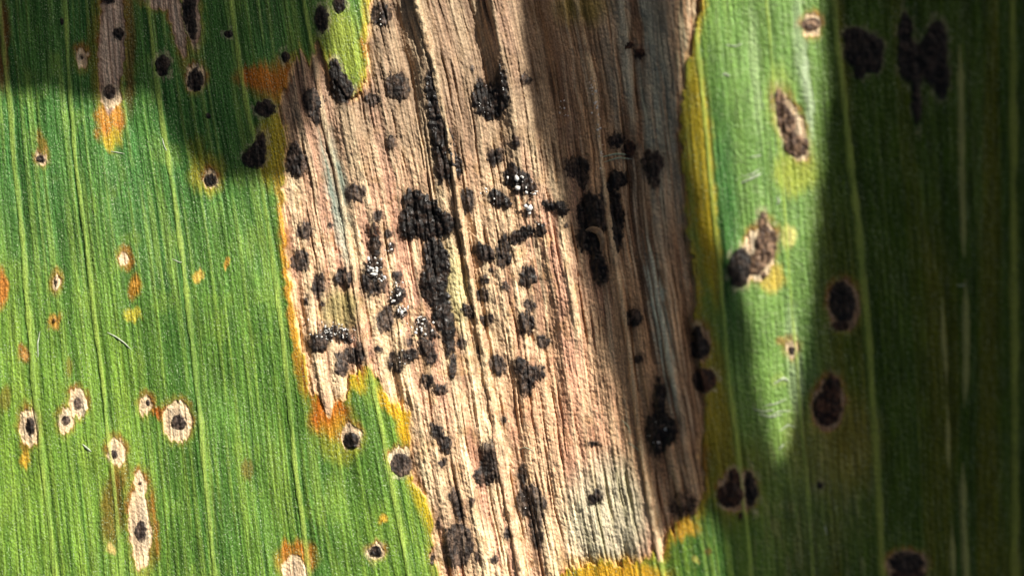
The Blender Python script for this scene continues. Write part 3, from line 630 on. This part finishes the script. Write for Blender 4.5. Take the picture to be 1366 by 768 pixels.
grains_and_glints([(696, 252, 9, 3, 9), (690, 238, 6, 6, 9), (712, 256, 3, 3, 4), (704, 280, 3, 5, 5)], .9, 2.6, 6)
grains_and_glints([(752, 146, 4, 6, 12)], .7, 1.3, .5)
grains_and_glints([(790, 114, 1.5, 6, 12), (794, 138, 1.5, 9, 12), (799, 172, 1.5, 10, 10), (802, 210, 1.5, 12, 10)], .6, 1.4, 3.2)  # grains standing in for highlights along the vein
grains_and_glints([(880, 567, 4, 4, 5), (886, 573, 3, 3, 3), (878, 590, 2, 2, 3), (866, 584, 4, 5, 7)], .5, 1.6, 4.5)  # grains standing in for glints on the glossy spot
grains_and_glints([(640, 141, 2, 3, 4), (650, 150, 3, 3, 5), (672, 120, 3, 8, 4), (508, 22, 5, 5, 5), (708, 668, 6, 6, 4)], .5, 1.2, 4.5)  # the first grains stand in for glints on a glossy spot
grains_and_glints([(540, 476, 8, 6, 10), (655, 258, 8, 6, 6), (720, 302, 6, 4, 6)], .6, 1.3, 4)

# ------------------------------------------------------------------ loose pale hairs and flecks on the green tissue
def hair(pts, w, h=2.0, name='leaf_hair', mat=None, parent=None):
    p = np.array(pts, float); t = np.linspace(0, 1, 26); tt = np.linspace(0, 1, len(p))
    us = np.interp(t, tt, p[:, 0]); vs = np.interp(t, tt, p[:, 1])
    k = np.array([.25, .5, .25])
    for _ in range(3): us[1:-1] = np.convolve(us, k, 'valid'); vs[1:-1] = np.convolve(vs, k, 'valid')
    taper = np.sin(np.pi * (t * .9 + .05)) ** .6
    ring = np.linspace(0, 2 * np.pi, 7)[:-1]
    du = np.gradient(us); dv = np.gradient(vs); ln = np.hypot(du, dv) + 1e-9
    U2 = us[:, None] + (dv / ln * w * taper)[:, None] * np.cos(ring); V2 = vs[:, None] + (-du / ln * w * taper)[:, None] * np.cos(ring)
    hh = sample(HGT, us, vs)[:, None] + h * np.sin(np.pi * t)[:, None] ** .5 + (w * taper * .6)[:, None] * np.sin(ring)
    x, y, z = P(U2, V2, hh)
    n = 26; I = np.arange(n * 6).reshape(n, 6); J = np.roll(I, -1, 1)
    q = np.stack([I[:-1], I[1:], J[1:], J[:-1]], -1).reshape(-1, 4)
    return mesh_obj(name, np.stack([x, y, z], -1).reshape(-1, 3), q, mat or M_hair, parent or blade)
for p_, w_ in [([(143, 443), (155, 449), (166, 457), (175, 466)], 1.3), ([(53, 442), (50, 458), (51, 476)], 1.4), ([(110, 592), (116, 597), (122, 602)], 1.8),
               ([(1004, 545), (1018, 549), (1034, 546)], 1.5), ([(1012, 552), (1030, 556), (1044, 552)], 1.3), ([(1020, 541), (1036, 538), (1050, 532)], 1.2), ([(1026, 556), (1040, 548), (1056, 548)], 1.2),
               ([(988, 244), (1002, 238), (1016, 231)], 2.2), ([(990, 236), (1004, 232), (1012, 226)], 1.2), ([(1036, 262), (1040, 268), (1036, 273)], 1.6), ([(1000, 210), (1016, 207)], 1.1),
               ([(968, 60), (982, 62), (990, 58)], 1.3), ([(964, 98), (974, 102)], 1.8), ([(216, 184), (219, 196), (224, 204)], 1.3), ([(148, 202), (166, 205)], .9), ([(1032, 512), (1046, 504), (1052, 508)], 2.0),
               ([(1040, 575), (1052, 566), (1060, 570)], 1.3), ([(1038, 600), (1046, 592)], 1.4), ([(1276, 381), (1288, 380)], 1.2), ([(230, 345), (240, 350), (246, 349)], .9), ([(1100, 700), (1103, 712)], 1.0),
               ([(690, 600), (700, 596), (712, 601)], .7), ([(830, 560), (838, 568), (842, 580)], .8), ([(838, 590), (850, 598), (856, 604)], .8), ([(800, 210), (822, 205), (842, 206)], 1.6), ([(806, 216), (826, 210), (843, 212)], 1.3)]:  # the last pair stands in for a pale shiny band
    hair(p_, w_ * .8, .9)
hair([(780, 309), (790, 305), (799, 309), (804, 320), (802, 336)], 4.5, 6.5, 'curled_flake', mat_noise('tan_flake', (.20, .13, .075), (.36, .26, .16), 9000, .6, .3, .5), dead)

# ------------------------------------------------------------------ unseen leaves: casters shaped to the shadows, and two added to dim the sky
M_shade = bpy.data.materials.new('sunlit_leaf'); M_shade.use_nodes = True
N, L = M_shade.node_tree.nodes, M_shade.node_tree.links
b_ = N['Principled BSDF']; b_.inputs['Roughness'].default_value = .5
wv_ = N.new('ShaderNodeTexNoise'); wv_.inputs['Scale'].default_value = 900; tcn = N.new('ShaderNodeTexCoord'); L.new(tcn.outputs['Object'], wv_.inputs['Vector'])
cr_ = N.new('ShaderNodeValToRGB'); cr_.color_ramp.elements[0].color = (.03, .09, .02, 1); cr_.color_ramp.elements[1].color = (.07, .16, .035, 1)
L.new(wv_.outputs['Fac'], cr_.inputs[0]); L.new(cr_.outputs[0], b_.inputs['Base Color'])
tr_ = N.new('ShaderNodeBsdfTranslucent'); tr_.inputs['Color'].default_value = (.10, .16, .02, 1)
mx_ = N.new('ShaderNodeMixShader'); mx_.inputs[0].default_value = .35
L.new(b_.outputs[0], mx_.inputs[1]); L.new(tr_.outputs[0], mx_.inputs[2]); L.new(mx_.outputs[0], N['Material Output'].inputs['Surface'])

def shading_leaf(outline, height, label, rib):
    def lift(u, v, dz=0.0):
        x, y, z = P(np.array(float(u)), np.array(float(v)), 0.0); p = Vector((float(x), float(y), float(z)))
        return p + SUN_DIR * ((height + dz - p.z) / SUN_DIR.z)
    root = empty('maize_leaf', label, 'leaf', None, lift(*outline[0]))
    bm = bmesh.new(); o0 = root.location
    n = len(outline); pts = []
    for i in range(n):                                    # a slightly wavy torn margin
        (ax, ay), (bx, by) = outline[i], outline[(i + 1) % n]
        k = max(1, int(math.hypot(bx - ax, by - ay) / 14)) if -120 < ax < 1450 and -120 < ay < 860 else 1
        for j in range(k):
            t = j / k; w = R.uniform(-2.5, 2.5) if j else 0
            pts.append((ax + (bx - ax) * t + w, ay + (by - ay) * t + w))
    f = bm.faces.new([bm.verts.new(lift(u, v) - o0) for u, v in pts])
    f.normal_update()
    bmesh.ops.triangulate(bm, faces=[f])
    ext = bmesh.ops.extrude_face_region(bm, geom=bm.faces[:])
    bmesh.ops.translate(bm, verts=[g for g in ext['geom'] if isinstance(g, bmesh.types.BMVert)], vec=(0, 0, 2.5e-4))
    bmesh.ops.recalc_face_normals(bm, faces=bm.faces)
    me = bpy.data.meshes.new('blade'); bm.to_mesh(me); bm.free(); me.materials.append(M_shade)
    o = bpy.data.objects.new('blade', me); col.objects.link(o); o.parent = root
    bm = bmesh.new()
    a = lift(*rib[0], 3e-4) - o0; c = lift(*rib[1], 3e-4) - o0; d = (c - a); sd = Vector((-d.y, d.x, 0)).normalized()
    m = bmesh.ops.create_cone(bm, segments=10, radius1=.0011, radius2=.0007, depth=d.length, cap_ends=True)
    bm.transform(Vector((0, 0, 1)).rotation_difference(d.normalized()).to_matrix().to_4x4()); bmesh.ops.translate(bm, verts=bm.verts, vec=(a + c) / 2)
    me = bpy.data.meshes.new('midrib'); bm.to_mesh(me); bm.free(); me.materials.append(M_shade)
    o = bpy.data.objects.new('midrib', me); col.objects.link(o); o.parent = root
    return root
shading_leaf([(-900, 190), (-60, 120), (0, 105), (50, 116), (110, 128), (158, 125), (176, 111), (206, 123), (230, 153), (249, 188), (276, 218), (306, 233), (346, 238), (384, 236),
              (398, 190), (410, 150), (428, 110), (446, 60), (452, -40), (430, -300), (150, -800), (-500, -1100), (-900, -900)], .034,
             'green leaf above, its lobed margin shading the upper left of the diseased leaf', [(-600, -500), (300, -250)])
shading_leaf([(690, -700), (702, -100), (708, 50), (726, 160), (748, 232), (770, 318), (796, 400), (826, 490), (850, 580), (870, 655), (880, 704), (905, 694), (935, 676), (958, 690), (974, 730), (984, 800), (1000, 1200),
              (1500, 1500), (2300, 1200), (2400, -300), (1800, -900), (1150, -800), (1104, -100), (1112, 90), (1107, 220), (1095, 320), (1087, 420), (1074, 520), (1056, 592), (1046, 636),
              (1036, 600), (1020, 510), (1004, 430), (978, 356), (940, 290), (920, 200), (916, 80), (918, -100), (890, -700)], .030,
             'unseen green leaf, slit made up to shape the shade and bright strip at right', [(1500, 1100), (1600, -600)])  # leaf and slit made up to shape the shade and the bright strip

def sky_block_leaf(loc, length, width, turn, droop, label):
    """a whole arching leaf, added out of view to block open sky"""
    root = empty('maize_leaf', label, 'leaf', None, loc); root.rotation_euler = (0, 0, turn)
    n, k = 40, 12
    t = np.linspace(-1, 1, n)[:, None]; a = np.linspace(-1, 1, k)[None, :]
    wd = width / 2 * np.clip(1 - np.abs(t) ** 2.6, .02, 1)
    x = wd * a; y = t * length / 2 + 0 * a
    z = -droop * t ** 2 + .16 * np.abs(a) * wd + .004 * np.sin(9 * t + 2 * a) * np.abs(a)
    top = np.stack([x, y, z], -1).reshape(-1, 3); bot = top - np.array([0, 0, 2.5e-4])
    I = np.arange(n * k).reshape(n, k); q = np.stack([I[:-1, :-1], I[:-1, 1:], I[1:, 1:], I[1:, :-1]], -1).reshape(-1, 4)
    mesh_obj('blade', np.concatenate([top, bot]), np.concatenate([q, q[:, ::-1] + n * k]), M_shade, root)
    ring = np.linspace(0, 2 * np.pi, 9)[:-1]; r = (.0022 * (1 - .8 * (t + 1) / 2)) 
    c = np.stack([r * np.cos(ring), t * length / 2 + 0 * ring, -droop * t ** 2 - .0012 + r * np.sin(ring)], -1)
    J = np.arange(n * 8).reshape(n, 8); J2 = np.roll(J, -1, 1)
    mesh_obj('midrib', c.reshape(-1, 3), np.stack([J[:-1], J2[:-1], J2[1:], J[1:]], -1).reshape(-1, 4), M_shade, root)
sky_block_leaf((-.012, -.01, .165), .42, .105, .35, .05, 'unseen arching green leaf added overhead to block the sky')  # two unseen leaves added to cut the sky light
sky_block_leaf((-.10, .02, .09), .40, .09, .12, .06, 'unseen arching green leaf added at the left to block the sky')
